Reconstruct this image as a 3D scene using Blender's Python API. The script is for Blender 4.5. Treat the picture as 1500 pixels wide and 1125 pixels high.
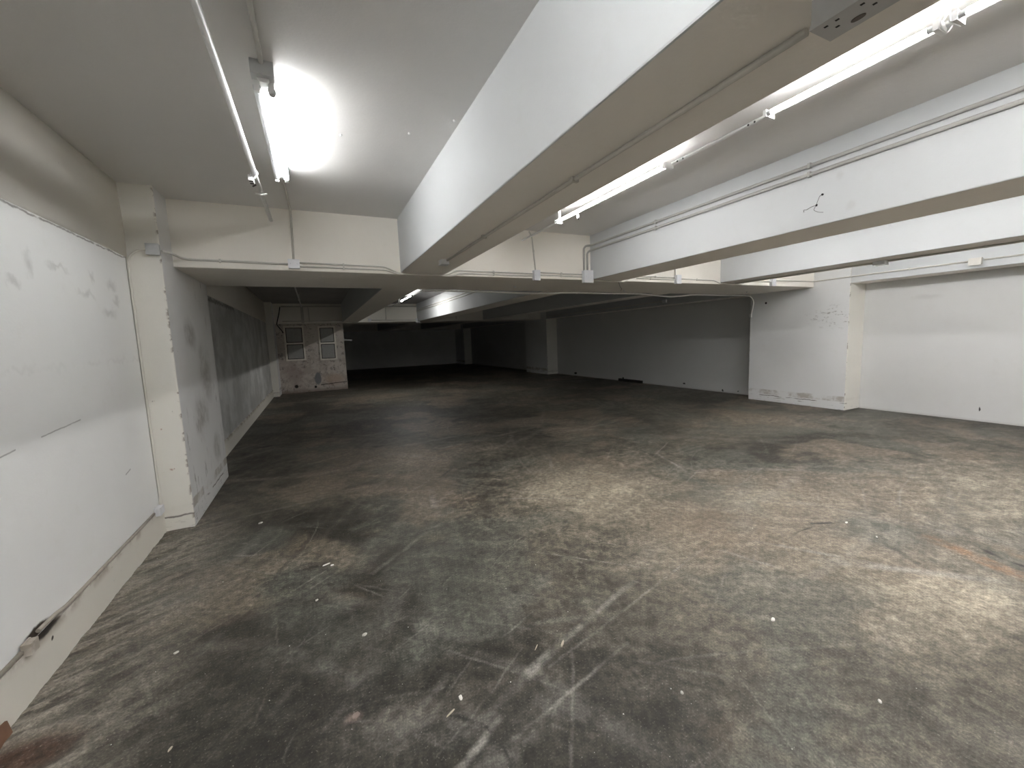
import bpy, bmesh, math, random
import numpy as np
from mathutils import Vector, Matrix

# ------------------------------------------------------------------ camera, world, exposure
scene = bpy.context.scene
C = scene.collection
for o in list(bpy.data.objects):
    bpy.data.objects.remove(o, do_unlink=True)

YAW, PITCH, ROLL, FPX = 0.443, -0.1106, -0.0381, 600.79
fw = Vector((math.sin(YAW)*math.cos(PITCH), math.cos(YAW)*math.cos(PITCH), math.sin(PITCH)))
rt = Vector((math.cos(YAW), -math.sin(YAW), 0))
up = rt.cross(fw)
r2 = rt*math.cos(ROLL) + up*math.sin(ROLL)
u2 = -rt*math.sin(ROLL) + up*math.cos(ROLL)
cam_d = bpy.data.cameras.new('camera')
cam_d.sensor_width = 36.0
cam_d.lens = FPX/1500*36.0
cam_d.clip_start = 0.02
cam = bpy.data.objects.new('camera', cam_d)
C.objects.link(cam)
cam.matrix_world = Matrix(((r2.x, u2.x, -fw.x, 0), (r2.y, u2.y, -fw.y, 0), (r2.z, u2.z, -fw.z, 1.6), (0, 0, 0, 1)))
scene.camera = cam

world = bpy.data.worlds.new('world')
scene.world = world
world.use_nodes = True
world.node_tree.nodes['Background'].inputs[0].default_value = (0, 0, 0, 1)
world.node_tree.nodes['Background'].inputs[1].default_value = 0.0

vs = scene.view_settings
vs.view_transform = 'Standard'
vs.look = 'None'
vs.exposure = 2.25
vs.gamma = 1.0
vs.use_curve_mapping = False
scene.cycles.diffuse_bounces = 10
scene.cycles.max_bounces = 14
TUBE = 26.0          # emission strength of a lit fluorescent tube

# ------------------------------------------------------------------ dimensions (metres)
XL, XP1 = -1.345, -1.114          # left wall, inner face of the left pillars
XP2, XR = 8.962, 9.476            # inner face of the right pillars, right wall
ZC, ZC2, ZB = 2.981, 3.037, 2.3746
YB, YC1, YC2 = -6.0, 4.847, 6.167
YD1, YD2 = 15.736, 17.06
YE1, YE2 = 26.6, 27.9
BEAMS = [(0.951, 1.476, 2.392), (3.592, 4.138, 2.379), (6.269, 6.745, 2.403), (XP2, XR+.3, 2.3746)]
rnd = random.Random(7)


# ------------------------------------------------------------------ node helpers
class G:
    def __init__(s, name, rough=0.7, spec=0.3):
        s.mat = bpy.data.materials.new(name)
        s.mat.use_nodes = True
        s.nt = s.mat.node_tree
        s.b = s.nt.nodes['Principled BSDF']
        s.b.inputs['Roughness'].default_value = rough
        s.b.inputs['Specular IOR Level'].default_value = spec
        s.P = s.nt.nodes.new('ShaderNodeNewGeometry').outputs['Position']

    def put(s, sock, v):
        if isinstance(v, bpy.types.NodeSocket):
            s.nt.links.new(v, sock)
        elif isinstance(v, (tuple, list)) and len(v) == 3 and sock.type == 'RGBA':
            sock.default_value = (*v, 1)
        else:
            sock.default_value = v

    def m(s, op, a, b=0.0, clamp=False):
        n = s.nt.nodes.new('ShaderNodeMath'); n.operation = op; n.use_clamp = clamp
        s.put(n.inputs[0], a); s.put(n.inputs[1], b)
        return n.outputs[0]

    def v(s, op, a, b=None, scale=None):
        n = s.nt.nodes.new('ShaderNodeVectorMath'); n.operation = op
        s.put(n.inputs[0], a)
        if b is not None: s.put(n.inputs[1], b)
        if scale is not None: s.put(n.inputs['Scale'], scale)
        return n.outputs['Value'] if op in ('LENGTH', 'DOT_PRODUCT', 'DISTANCE') else n.outputs[0]

    def mapping(s, vec, rot=(0, 0, 0), scale=(1, 1, 1), loc=(0, 0, 0)):
        n = s.nt.nodes.new('ShaderNodeMapping')
        s.put(n.inputs['Vector'], vec)
        n.inputs['Rotation'].default_value = rot
        n.inputs['Scale'].default_value = scale
        n.inputs['Location'].default_value = loc
        return n.outputs[0]

    def noise(s, scale, detail=4, rough=0.55, vec=None, dist=0.0, color=False):
        n = s.nt.nodes.new('ShaderNodeTexNoise')
        s.put(n.inputs['Vector'], s.P if vec is None else vec)
        n.inputs['Scale'].default_value = scale
        n.inputs['Detail'].default_value = detail
        n.inputs['Roughness'].default_value = rough
        n.inputs['Distortion'].default_value = dist
        return n.outputs['Color'] if color else n.outputs['Fac']

    def ramp(s, val, a, b, lo=0.0, hi=1.0):
        n = s.nt.nodes.new('ShaderNodeMapRange'); n.interpolation_type = 'SMOOTHSTEP'; n.clamp = True
        s.put(n.inputs['Value'], val)
        rev = a > b
        n.inputs['From Min'].default_value = min(a, b)
        n.inputs['From Max'].default_value = max(a, b)
        n.inputs['To Min'].default_value = hi if rev else lo
        n.inputs['To Max'].default_value = lo if rev else hi
        return n.outputs['Result']

    def mix(s, fac, a, b, kind='MIX'):
        n = s.nt.nodes.new('ShaderNodeMix'); n.data_type = 'RGBA'; n.blend_type = kind
        s.put(n.inputs[0], fac); s.put(n.inputs[6], a); s.put(n.inputs[7], b)
        return n.outputs[2]

    def xyz(s, vec=None):
        n = s.nt.nodes.new('ShaderNodeSeparateXYZ'); s.put(n.inputs[0], s.P if vec is None else vec)
        return n.outputs

    def seg(s, vec, a, b, w, soft=0.8):
        a = Vector(a); b = Vector(b); ba = b-a
        pa = s.v('SUBTRACT', vec, tuple(a))
        h = s.m('MULTIPLY', s.v('DOT_PRODUCT', pa, tuple(ba)), 1/max(ba.length_squared, 1e-9), True)
        d = s.v('LENGTH', s.v('SUBTRACT', pa, s.v('SCALE', tuple(ba), scale=h)))
        return s.ramp(d, w, w*(1-soft))

    def blob(s, vec, c, r, rot=0.0, edge=0.0):
        q = s.v('SUBTRACT', vec, tuple(c))
        if rot: q = s.mapping(q, rot=(0, 0, -rot))
        q = s.v('DIVIDE', q, tuple(r))
        return s.ramp(s.v('LENGTH', q), 1.0, edge)

    def warp(s, amt, scale=3.0, detail=3):
        n = s.v('SUBTRACT', s.noise(scale, detail, color=True), (0.5, 0.5, 0.5))
        return s.v('ADD', s.P, s.v('SCALE', n, scale=amt))

    def bump(s, h, strength=0.3, dist=0.01):
        n = s.nt.nodes.new('ShaderNodeBump')
        n.inputs['Strength'].default_value = strength
        n.inputs['Distance'].default_value = dist
        s.put(n.inputs['Height'], h)
        s.put(s.b.inputs['Normal'], n.outputs[0])

    def comb(s, v):
        n = s.nt.nodes.new('ShaderNodeCombineColor')
        for k in range(3): s.put(n.inputs[k], v)
        return n.outputs[0]

    def color(s, c): s.put(s.b.inputs['Base Color'], c)
    def rough(s, c): s.put(s.b.inputs['Roughness'], c)


def mx(g, *masks):
    r = masks[0]
    for k in masks[1:]: r = g.m('MAXIMUM', r, k)
    return r


# ------------------------------------------------------------------ materials
M = {}


def paint(key, col, mott=0.10, speck=0.35, dark=(0.16, 0.14, 0.115), extra=None, bumps=0.25):
    g = G(key, 0.62, 0.3)
    n1 = g.noise(0.9, 5, 0.6); n2 = g.noise(7.0, 5, 0.65)
    c = g.mix(g.ramp(n1, 0.35, 0.7, 0, mott), col, tuple(x*0.72 for x in col))
    c = g.mix(g.ramp(n2, 0.55, 0.8, 0, mott*1.3), c, (col[0]*0.78, col[1]*0.75, col[2]*0.68))
    sp = g.m('MULTIPLY', g.ramp(g.noise(26, 2, 0.5), 0.72, 0.80), g.ramp(g.noise(1.7, 2), 0.52, 0.68))
    c = g.mix(g.m('MULTIPLY', sp, speck), c, dark)
    if extra: c = extra(g, c)
    g.color(c)
    g.bump(g.m('ADD', g.noise(5, 4, 0.5), g.m('MULTIPLY', g.noise(60, 3, 0.6), 0.25)), bumps, 0.012)
    M[key] = g.mat
    return g.mat


WHITE = (0.80, 0.80, 0.785)
CREAM = (0.88, 0.845, 0.775)


def left_wall_marks(g, c):
    w = g.warp(0.16, 13, 4); ww = g.warp(0.012, 10)
    s1 = mx(g, g.blob(w, (XL, 3.15, 2.10), (.3, .06, .10)), g.blob(w, (XL, 3.42, 2.13), (.3, .18, .03)),
            g.blob(w, (XL, 3.85, 2.13), (.3, .06, .05)), g.blob(w, (XL, 4.15, 2.11), (.3, .12, .06)),
            g.blob(w, (XL, 3.75, 2.0), (.3, .16, .035)), g.blob(w, (XL, 4.05, 1.9), (.3, .16, .05)),
            g.blob(w, (XL, 4.2, 2.0), (.3, .08, .06)), g.blob(w, (XL, 3.0, 1.98), (.3, .10, .05)))
    c = g.mix(g.m('MULTIPLY', s1, 0.30), c, (0.30, 0.29, 0.27))
    wj = g.warp(0.03, 12)
    joint_cable_shade = mx(g, g.seg(wj, (XL, -6, 2.378), (XL, 4.5, 2.378), .010), g.seg(g.P, (XL, 4.497, .25), (XL, 4.497, 2.38), .012))  # wall-to-beam joint, plus the corner cable's shadow painted as a dark line
    c = g.mix(g.m('MULTIPLY', joint_cable_shade, .65), c, (0.13, 0.115, 0.095))
    gap = g.blob(g.warp(.03, 16), (XL, 2.72, .262), (.3, .115, .032), 0, .6)
    c = g.mix(gap, c, (0.07, 0.055, 0.042))
    s2 = g.seg(w, (XL, 2.4, 1.53), (XL, 4.5, 1.55), 0.03)
    c = g.mix(g.m('MULTIPLY', s2, g.ramp(g.noise(4, 3), 0.4, 0.65, 0, 0.10)), c, (0.36, 0.35, 0.33))
    s3 = mx(g, g.seg(ww, (XL, 3.01, 1.175), (XL, 3.42, 1.20), 0.006), g.seg(ww, (XL, 2.5, 1.13), (XL, 2.79, 1.155), 0.006),
            g.seg(ww, (XL, 3.93, .70), (XL, 4.02, .72), 0.008), g.seg(ww, (XL, 2.5, 1.32), (XL, 2.62, 1.31), 0.008))
    c = g.mix(g.m('MULTIPLY', s3, 0.6), c, (0.22, 0.21, 0.20))
    # damp blotches beyond the first pillar, darkened further to put shade into the panel
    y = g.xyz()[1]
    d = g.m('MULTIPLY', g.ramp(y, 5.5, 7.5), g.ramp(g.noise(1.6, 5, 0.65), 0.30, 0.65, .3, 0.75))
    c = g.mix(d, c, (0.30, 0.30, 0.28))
    dd = g.seg(w, (XL, 6.5, 2.33), (XL, 9.5, 2.36), 0.05)
    return g.mix(g.m('MULTIPLY', dd, 0.6), c, (0.10, 0.095, 0.085))


def base_wear(z0, z1, amount, chips):
    """rubbed brown band and knocked-off paint close to the floor"""
    def f(g, c):
        z = g.xyz()[2]
        n = g.noise(6, 4, 0.6)
        zz = g.m('ADD', z, g.m('MULTIPLY', g.m('SUBTRACT', n, 0.5), 0.05))
        band = g.m('MULTIPLY', g.ramp(zz, z0, z0+.012), g.ramp(zz, z1, z1-.02))
        band = g.m('MULTIPLY', band, g.ramp(g.noise(3.1, 4, .65), 0.36, 0.58, 0.0, amount))
        c = g.mix(band, c, (0.33, 0.29, 0.24))
        low = g.m('MULTIPLY', g.ramp(zz, 0.155, 0.14), g.ramp(g.noise(9, 4, 0.7, vec=g.mapping(g.P, scale=(.6, .6, 3))), 0.57, 0.66, 0, chips))
        c = g.mix(low, c, (0.14, 0.12, 0.10))
        line = g.m('MULTIPLY', g.ramp(g.m('ABSOLUTE', g.m('SUBTRACT', zz, 0.13)), 0.012, 0.002), g.ramp(g.noise(3.5, 3), 0.42, 0.55, 0, 0.85))
        c = g.mix(line, c, (0.12, 0.105, 0.09))
        return c
    return f


def pillar_side(g, c):
    c = base_wear(.17, .27, 0.75, .6)(g, c)
    w = g.warp(0.25, 4); y = g.xyz()[1]
    sm = mx(g, g.blob(w, (XP1, 5.55, 1.35), (.3, .35, .45), 0, .2), g.blob(w, (XP1, 5.2, .95), (.3, .4, .3), 0, .2),
            g.blob(w, (XP1, 5.7, .5), (.3, .25, .22), 0, .3), g.blob(w, (XP1, 5.1, 1.75), (.3, .3, .2), 0, .2))
    c = g.mix(g.m('MULTIPLY', sm, g.ramp(g.noise(5, 4, 0.65), 0.33, 0.62, 0.25, 0.75)), c, (0.32, 0.305, 0.28))
    # vertical scuffs and dark nicks
    st = g.ramp(g.noise(9, 4, 0.65, vec=g.mapping(g.P, scale=(1, 1.6, .45))), 0.58, 0.68)
    st = g.m('MULTIPLY', st, g.ramp(g.noise(1.3, 2), 0.5, 0.62, 0, .75))
    c = g.mix(st, c, (0.20, 0.185, 0.165))
    return c


def pillar_front(g, c):
    c = base_wear(.17, .24, 0.12, .25)(g, c)
    x = g.xyz()[0]
    # knocked edge: small dark nicks near the arris
    e = g.m('MINIMUM', g.m('ABSOLUTE', g.m('SUBTRACT', x, XP1)), g.m('ABSOLUTE', g.m('SUBTRACT', x, XP2)))
    nick = g.m('MULTIPLY', g.ramp(e, 0.022, 0.0), g.ramp(g.noise(14, 3, 0.6), 0.52, 0.60))
    c = g.mix(g.m('MULTIPLY', nick, .8), c, (0.20, 0.17, 0.14))
    w = g.warp(0.03, 30)
    s = mx(g, g.blob(w, (-1.235, 4.51, .56), (.022, .3, .014)), g.blob(w, (-1.27, 4.51, .93), (.012, .3, .012)), g.blob(w, (-1.21, 4.51, .565), (.01, .3, .008)))
    return g.mix(g.m('MULTIPLY', s, .7), c, (0.36, 0.17, 0.11))


def right_side(g, c):
    c = base_wear(.15, .27, 0.7, .5)(g, c)
    w = g.warp(0.06, 12)
    s = g.m('MULTIPLY', g.blob(w, (XP2, 4.45, 1.78), (.3, .75, .32), 0, .0), g.ramp(g.noise(17, 4, .7, vec=g.mapping(g.P, scale=(1, .6, 1.5))), 0.57, 0.64))
    c = g.mix(g.m('MULTIPLY', s, .8), c, (0.22, 0.20, 0.18))
    h = g.blob(g.P, (XP2, 5.796, 2.156), (.3, .028, .028), 0, .6)
    c = g.mix(h, c, (0.012, 0.011, 0.010))
    sm = g.m('MULTIPLY', g.blob(g.warp(.5, 2.5), (XP2, 5.3, 1.2), (.4, .9, .7), 0, .1), .25)
    return g.mix(sm, c, (0.42, 0.415, 0.40))


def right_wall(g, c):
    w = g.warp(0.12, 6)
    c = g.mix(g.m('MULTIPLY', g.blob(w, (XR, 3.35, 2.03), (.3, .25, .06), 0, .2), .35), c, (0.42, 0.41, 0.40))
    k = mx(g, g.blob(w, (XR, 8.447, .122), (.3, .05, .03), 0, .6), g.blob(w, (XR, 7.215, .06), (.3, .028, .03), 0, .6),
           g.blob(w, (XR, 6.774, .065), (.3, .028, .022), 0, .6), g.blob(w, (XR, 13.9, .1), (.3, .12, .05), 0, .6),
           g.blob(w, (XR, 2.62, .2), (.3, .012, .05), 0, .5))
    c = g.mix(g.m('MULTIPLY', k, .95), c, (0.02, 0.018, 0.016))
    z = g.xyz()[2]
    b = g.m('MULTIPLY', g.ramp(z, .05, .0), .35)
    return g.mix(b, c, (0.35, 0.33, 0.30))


def beam_face(g, c):
    w = g.warp(0.05, 14)
    k = mx(g, g.blob(w, (3.59, 1.80, 2.70), (.2, .03, .05), 0, .2), g.blob(w, (3.59, 1.72, 2.47), (.2, .05, .05), 0, .2))
    return g.mix(g.m('MULTIPLY', k, .3), c, (0.4, 0.4, 0.39))


def plinth(g, c):
    z = g.xyz()[2]
    n = g.noise(5, 4, .65)
    t = g.m('MULTIPLY', g.ramp(z, .17, .232), g.ramp(n, .40, .62, .1, .75))
    c = g.mix(t, c, (0.30, 0.245, 0.19))
    w = g.warp(.02, 18)
    gap = mx(g, g.blob(w, (XL, 2.76, .245), (.3, .14, .035), 0, .6), g.blob(w, (XL, 2.78, .17), (.3, .012, .012), 0, .5))
    return g.mix(gap, c, (0.05, 0.042, 0.035))


def window_wall(g, c):
    w = g.warp(.25, 4, 5)
    z = g.xyz()[2]
    n = g.noise(3.2, 6, .7); n2 = g.noise(9, 5, .7)
    peel = g.m('MULTIPLY', g.ramp(n, .46, .56), g.ramp(z, 2.2, .9, .25, 1))
    c = g.mix(g.m('MULTIPLY', peel, .6), c, (0.40, 0.34, 0.30))
    c = g.mix(g.m('MULTIPLY', g.ramp(n2, .54, .64), .65), c, (0.15, 0.13, 0.115))
    c = g.mix(g.m('MULTIPLY', g.blob(w, (-.72, 16.06, .65), (.40, .4, .50), 0, .3), .6), c, (0.30, 0.225, 0.20))
    c = g.mix(g.m('MULTIPLY', g.blob(g.warp(.05, 8), (.02, 16.06, .45), (.12, .4, .24), 0, .75), .9), c, (0.20, 0.21, 0.22))
    c = g.mix(g.m('MULTIPLY', g.blob(w, (.55, 16.06, .4), (.5, .4, .28), 0, .3), .6), c, (0.50, 0.36, 0.26))
    k = mx(g, g.blob(g.P, (-.68, 16.06, .22), (.08, .3, .08), 0, .5), g.blob(g.P, (-.08, 16.06, .16), (.05, .3, .06), 0, .5),
           g.seg(g.warp(.03, 20), (.1, 16.06, .22), (.95, 16.06, .27), .02))
    c = g.mix(k, c, (0.02, 0.017, 0.015))
    ed = g.m('MULTIPLY', g.ramp(z, .16, .02), .6)
    return g.mix(ed, c, (0.22, 0.17, 0.13))


paint('white_paint', WHITE)
paint('cream_paint', CREAM)
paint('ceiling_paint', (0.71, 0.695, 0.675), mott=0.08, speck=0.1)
paint('dirty_shade_ceiling', (0.34, 0.33, 0.33), mott=0.6, speck=0.3)  # dirty patches, with the shade of the unlit bay put into the base tone
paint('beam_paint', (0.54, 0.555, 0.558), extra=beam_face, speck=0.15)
paint('soffit_paint', (0.88, 0.845, 0.79), speck=0.2, mott=.15)
paint('cross_soffit', (0.84, 0.805, 0.75), speck=0.2, mott=.2)
paint('left_wall_paint', (0.86, 0.86, 0.845), extra=left_wall_marks)
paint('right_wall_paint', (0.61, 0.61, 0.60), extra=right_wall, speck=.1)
paint('pillar_side_paint', (0.72, 0.715, 0.705), extra=pillar_side, speck=.7, mott=.2)
paint('pillar_front_paint', (0.79, 0.77, 0.71), extra=pillar_front, speck=.7)
paint('right_pillar_paint', (0.73, 0.735, 0.73), extra=right_side, speck=.6)
paint('plinth_paint', (0.72, 0.69, 0.62), extra=plinth, speck=.5)
paint('window_wall_paint', (0.62, 0.57, 0.52), extra=window_wall, speck=.8, mott=.25)
paint('far_paint', (0.84, 0.83, 0.80), mott=.15)


def simple(key, col, rough=0.5, spec=0.4, metal=0.0, emit=None, var=0.12):
    g = G(key, rough, spec)
    n = g.noise(18, 3, .6)
    g.color(g.mix(g.ramp(n, .35, .7, 0, var), col, tuple(x*.6 for x in col)))
    g.b.inputs['Metallic'].default_value = metal
    if emit:
        g.b.inputs['Emission Color'].default_value = (*emit[0], 1)
        g.b.inputs['Emission Strength'].default_value = emit[1]
    M[key] = g.mat
    return g.mat


simple('white_metal', (0.78, 0.78, 0.76), .4)
simple('grey_metal', (0.52, 0.53, 0.53), .45)
simple('pipe_grey', (0.40, 0.39, 0.365), .45)
simple('conduit_paint', (0.60, 0.58, 0.53), .5)
simple('box_plastic', (0.72, 0.73, 0.75), .4, var=.05)
simple('white_plastic', (0.80, 0.80, 0.79), .35, var=.05)
simple('cable_white', (0.74, 0.71, 0.64), .5)
simple('clean_cable', (0.90, 0.89, 0.86), .4, var=.03)
simple('cable_dirty', (0.42, 0.38, 0.32), .6, var=.4)
simple('black_rubber', (0.018, 0.016, 0.015), .6)
simple('socket_grey', (0.52, 0.52, 0.52), .45, var=.1)
simple('hole_black', (0.012, 0.011, 0.01), .8)
simple('rocker_brown', (0.075, 0.062, 0.05), .4)
simple('wire_dark', (0.12, 0.11, 0.10), .5)
simple('board_grey', (0.36, 0.355, 0.34), .7, var=.3)
simple('frame_cream', (0.84, 0.80, 0.72), .6, var=.25)
simple('flake_white', (0.82, 0.80, 0.75), .6, var=.08)
simple('flake_grey', (0.55, 0.53, 0.48), .7, var=.25)
simple('crumb_brown', (0.27, 0.215, 0.185), .8, var=.5)
simple('splinter_wood', (0.52, 0.46, 0.36), .7, var=.25)
simple('brown_cardboard', (0.22, 0.12, 0.075), .7, var=.25)
simple('tube_glass', (0.86, 0.88, 0.89), .25, var=.02)
simple('lit_tube', (0.9, 0.9, 0.9), .3, emit=((1.0, 0.995, 1.0), TUBE*.86), var=.0)
simple('lit_tube_strong', (0.9, 0.9, 0.9), .3, emit=((0.985, 0.995, 1.01), TUBE*.84), var=.0)
simple('aged_tube', (0.9, 0.9, 0.9), .3, emit=((0.985, 0.995, 1.01), TUBE*.60), var=.0)
simple('boosted_tube', (0.9, 0.9, 0.9), .3, emit=((1.0, 0.99, 0.96), TUBE*2.2), var=.0)  # far lamp driven above the other tubes to brighten the second bay


def floor_material():
    """colour comes from the worn-concrete attribute of the floor mesh; grain and pits are procedural"""
    g = G('floor_concrete', .6, .35)
    at = g.nt.nodes.new('ShaderNodeAttribute'); at.attribute_name = 'wear'
    fine = g.noise(24, 5, .75); grit = g.noise(95, 3, .7)
    c = at.outputs['Color']
    f1 = g.m('MULTIPLY', g.ramp(fine, .30, .70, .58, 1.42), g.ramp(grit, .30, .70, .72, 1.28))
    c = g.mix(1.0, c, g.comb(f1), 'MULTIPLY')
    c = g.mix(g.ramp(grit, .62, .70, 0, .35), c, (.40, .38, .34))
    g.color(c)
    g.rough(g.ramp(fine, .3, .7, .46, .66))
    g.bump(g.m('ADD', g.m('MULTIPLY', fine, .6), g.m('MULTIPLY', grit, .3)), .30, .010)
    M['floor'] = g.mat


floor_material()


# ------------------------------------------------------------------ mesh helpers
def add_box(bm, x0, x1, y0, y1, z0, z1, mat=0):
    vs_ = [bm.verts.new((x, y, z)) for x in (x0, x1) for y in (y0, y1) for z in (z0, z1)]
    fs = []
    for f in ((0, 1, 3, 2), (4, 6, 7, 5), (0, 4, 5, 1), (2, 3, 7, 6), (0, 2, 6, 4), (1, 5, 7, 3)):
        fs.append(bm.faces.new([vs_[i] for i in f])); fs[-1].material_index = mat
    return vs_, fs


def smooth_path(pts, r=0.04, n=4):
    P = [Vector(p) for p in pts]
    out = [P[0]]
    for i in range(1, len(P)-1):
        a, b, c = P[i-1], P[i], P[i+1]
        d1 = (a-b); d2 = (c-b)
        k = min(r, d1.length*.45, d2.length*.45)
        s, e = b+d1.normalized()*k, b+d2.normalized()*k
        for j in range(n+1):
            t = j/n
            out.append(s*(1-t)**2 + b*2*t*(1-t) + e*t*t)
    out.append(P[-1])
    return out


def add_tube(bm, pts, r, seg=8, cap=True):
    P = [Vector(p) for p in pts]
    rings = []
    t0 = (P[1]-P[0]).normalized()
    ref = Vector((0, 0, 1)) if abs(t0.z) < .9 else Vector((1, 0, 0))
    nrm = t0.cross(ref).normalized()
    for i, p in enumerate(P):
        if i == 0: t = P[1]-P[0]
        elif i == len(P)-1: t = P[-1]-P[-2]
        else: t = (P[i+1]-P[i]).normalized()+(P[i]-P[i-1]).normalized()
        t.normalize()
        nrm = (nrm - t*nrm.dot(t)).normalized()
        bn = t.cross(nrm)
        rings.append([bm.verts.new(p + (nrm*math.cos(a)+bn*math.sin(a))*r) for a in (2*math.pi*k/seg for k in range(seg))])
    for a, b in zip(rings, rings[1:]):
        for k in range(seg):
            f = bm.faces.new((a[k], a[(k+1) % seg], b[(k+1) % seg], b[k])); f.smooth = True
    if cap:
        bm.faces.new(rings[0][::-1]); bm.faces.new(rings[-1])
    return rings


def mesh_obj(name, bm, mats, parent=None, bevel=0.0, seg=1):
    if bevel:
        es = [e for e in bm.edges if len(e.link_faces) == 2 and e.calc_face_angle(0) > 1.0]
        bmesh.ops.bevel(bm, geom=es, offset=bevel, segments=seg, affect='EDGES', profile=.5, clamp_overlap=True)
    bmesh.ops.recalc_face_normals(bm, faces=bm.faces[:])
    me = bpy.data.meshes.new(name)
    bm.to_mesh(me); bm.free()
    for k in (mats if isinstance(mats, (list, tuple)) else [mats]):
        me.materials.append(M[k])
    o = bpy.data.objects.new(name, me)
    C.objects.link(o)
    if parent is not None: o.parent = parent
    return o


def tag(o, label, cat, group=None, kind=None):
    o['label'] = label
    o['category'] = cat
    if group: o['group'] = group
    if kind: o['kind'] = kind
    return o


def empty(name, loc=(0, 0, 0)):
    o = bpy.data.objects.new(name, None)
    o.empty_display_size = .1
    o.location = loc
    C.objects.link(o)
    return o


def boxo(name, mat, x0, x1, y0, y1, z0, z1, parent=None, bevel=0.0, seg=1):
    bm = bmesh.new(); add_box(bm, x0, x1, y0, y1, z0, z1)
    return mesh_obj(name, bm, mat, parent, bevel, seg)


def tubeo(name, mat, pts, r, parent=None, seg=8, bend=0.0):
    bm = bmesh.new()
    add_tube(bm, smooth_path(pts, bend) if bend and len(pts) > 2 else pts, r, seg)
    return mesh_obj(name, bm, mat, parent)


def block(name, label, cat, x0, x1, y0, y1, z0, z1, mx_='beam_paint', my='cream_paint', mz='soffit_paint', bevel=.008):
    """a run of structure with its own paint on the side, front and under faces"""
    bm = bmesh.new(); add_box(bm, x0, x1, y0, y1, z0, z1)
    bmesh.ops.bevel(bm, geom=bm.edges[:], offset=bevel, segments=2, affect='EDGES', profile=.5)
    bmesh.ops.recalc_face_normals(bm, faces=bm.faces[:])
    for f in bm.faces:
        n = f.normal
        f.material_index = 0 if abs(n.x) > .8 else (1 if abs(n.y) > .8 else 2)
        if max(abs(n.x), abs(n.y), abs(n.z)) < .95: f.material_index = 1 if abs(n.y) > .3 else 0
    o = mesh_obj(name, bm, [mx_, my, mz])
    return tag(o, label, cat, kind='structure')


# ------------------------------------------------------------------ the setting
def vnoise(x, y, seed):
    xi = np.floor(x).astype(np.int64); yi = np.floor(y).astype(np.int64)
    fx = x-xi; fy = y-yi
    fx = fx*fx*fx*(fx*(fx*6-15)+10); fy = fy*fy*fy*(fy*(fy*6-15)+10)
    def h(a, b):
        n = (a*374761393 + b*668265263 + seed*974711) & 0x7fffffff
        n = ((n ^ (n >> 13))*1274126177) & 0x7fffffff
        return ((n ^ (n >> 16)) & 0xffff)/65535.0
    return (h(xi, yi)*(1-fx)+h(xi+1, yi)*fx)*(1-fy) + (h(xi, yi+1)*(1-fx)+h(xi+1, yi+1)*fx)*fy


def fbm(x, y, scale, seed, octv=4, gain=.55):
    t = np.zeros_like(x); a = 1.0; tot = 0.0; f = scale
    for k in range(octv):
        t += a*vnoise(x*f+17.3*k, y*f-9.1*k, seed+k*31); tot += a; a *= gain; f *= 2.03
    return t/tot


def sstep(v, a, b):
    t = np.clip((v-a)/(b-a), 0, 1)
    return t*t*(3-2*t)


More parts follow.
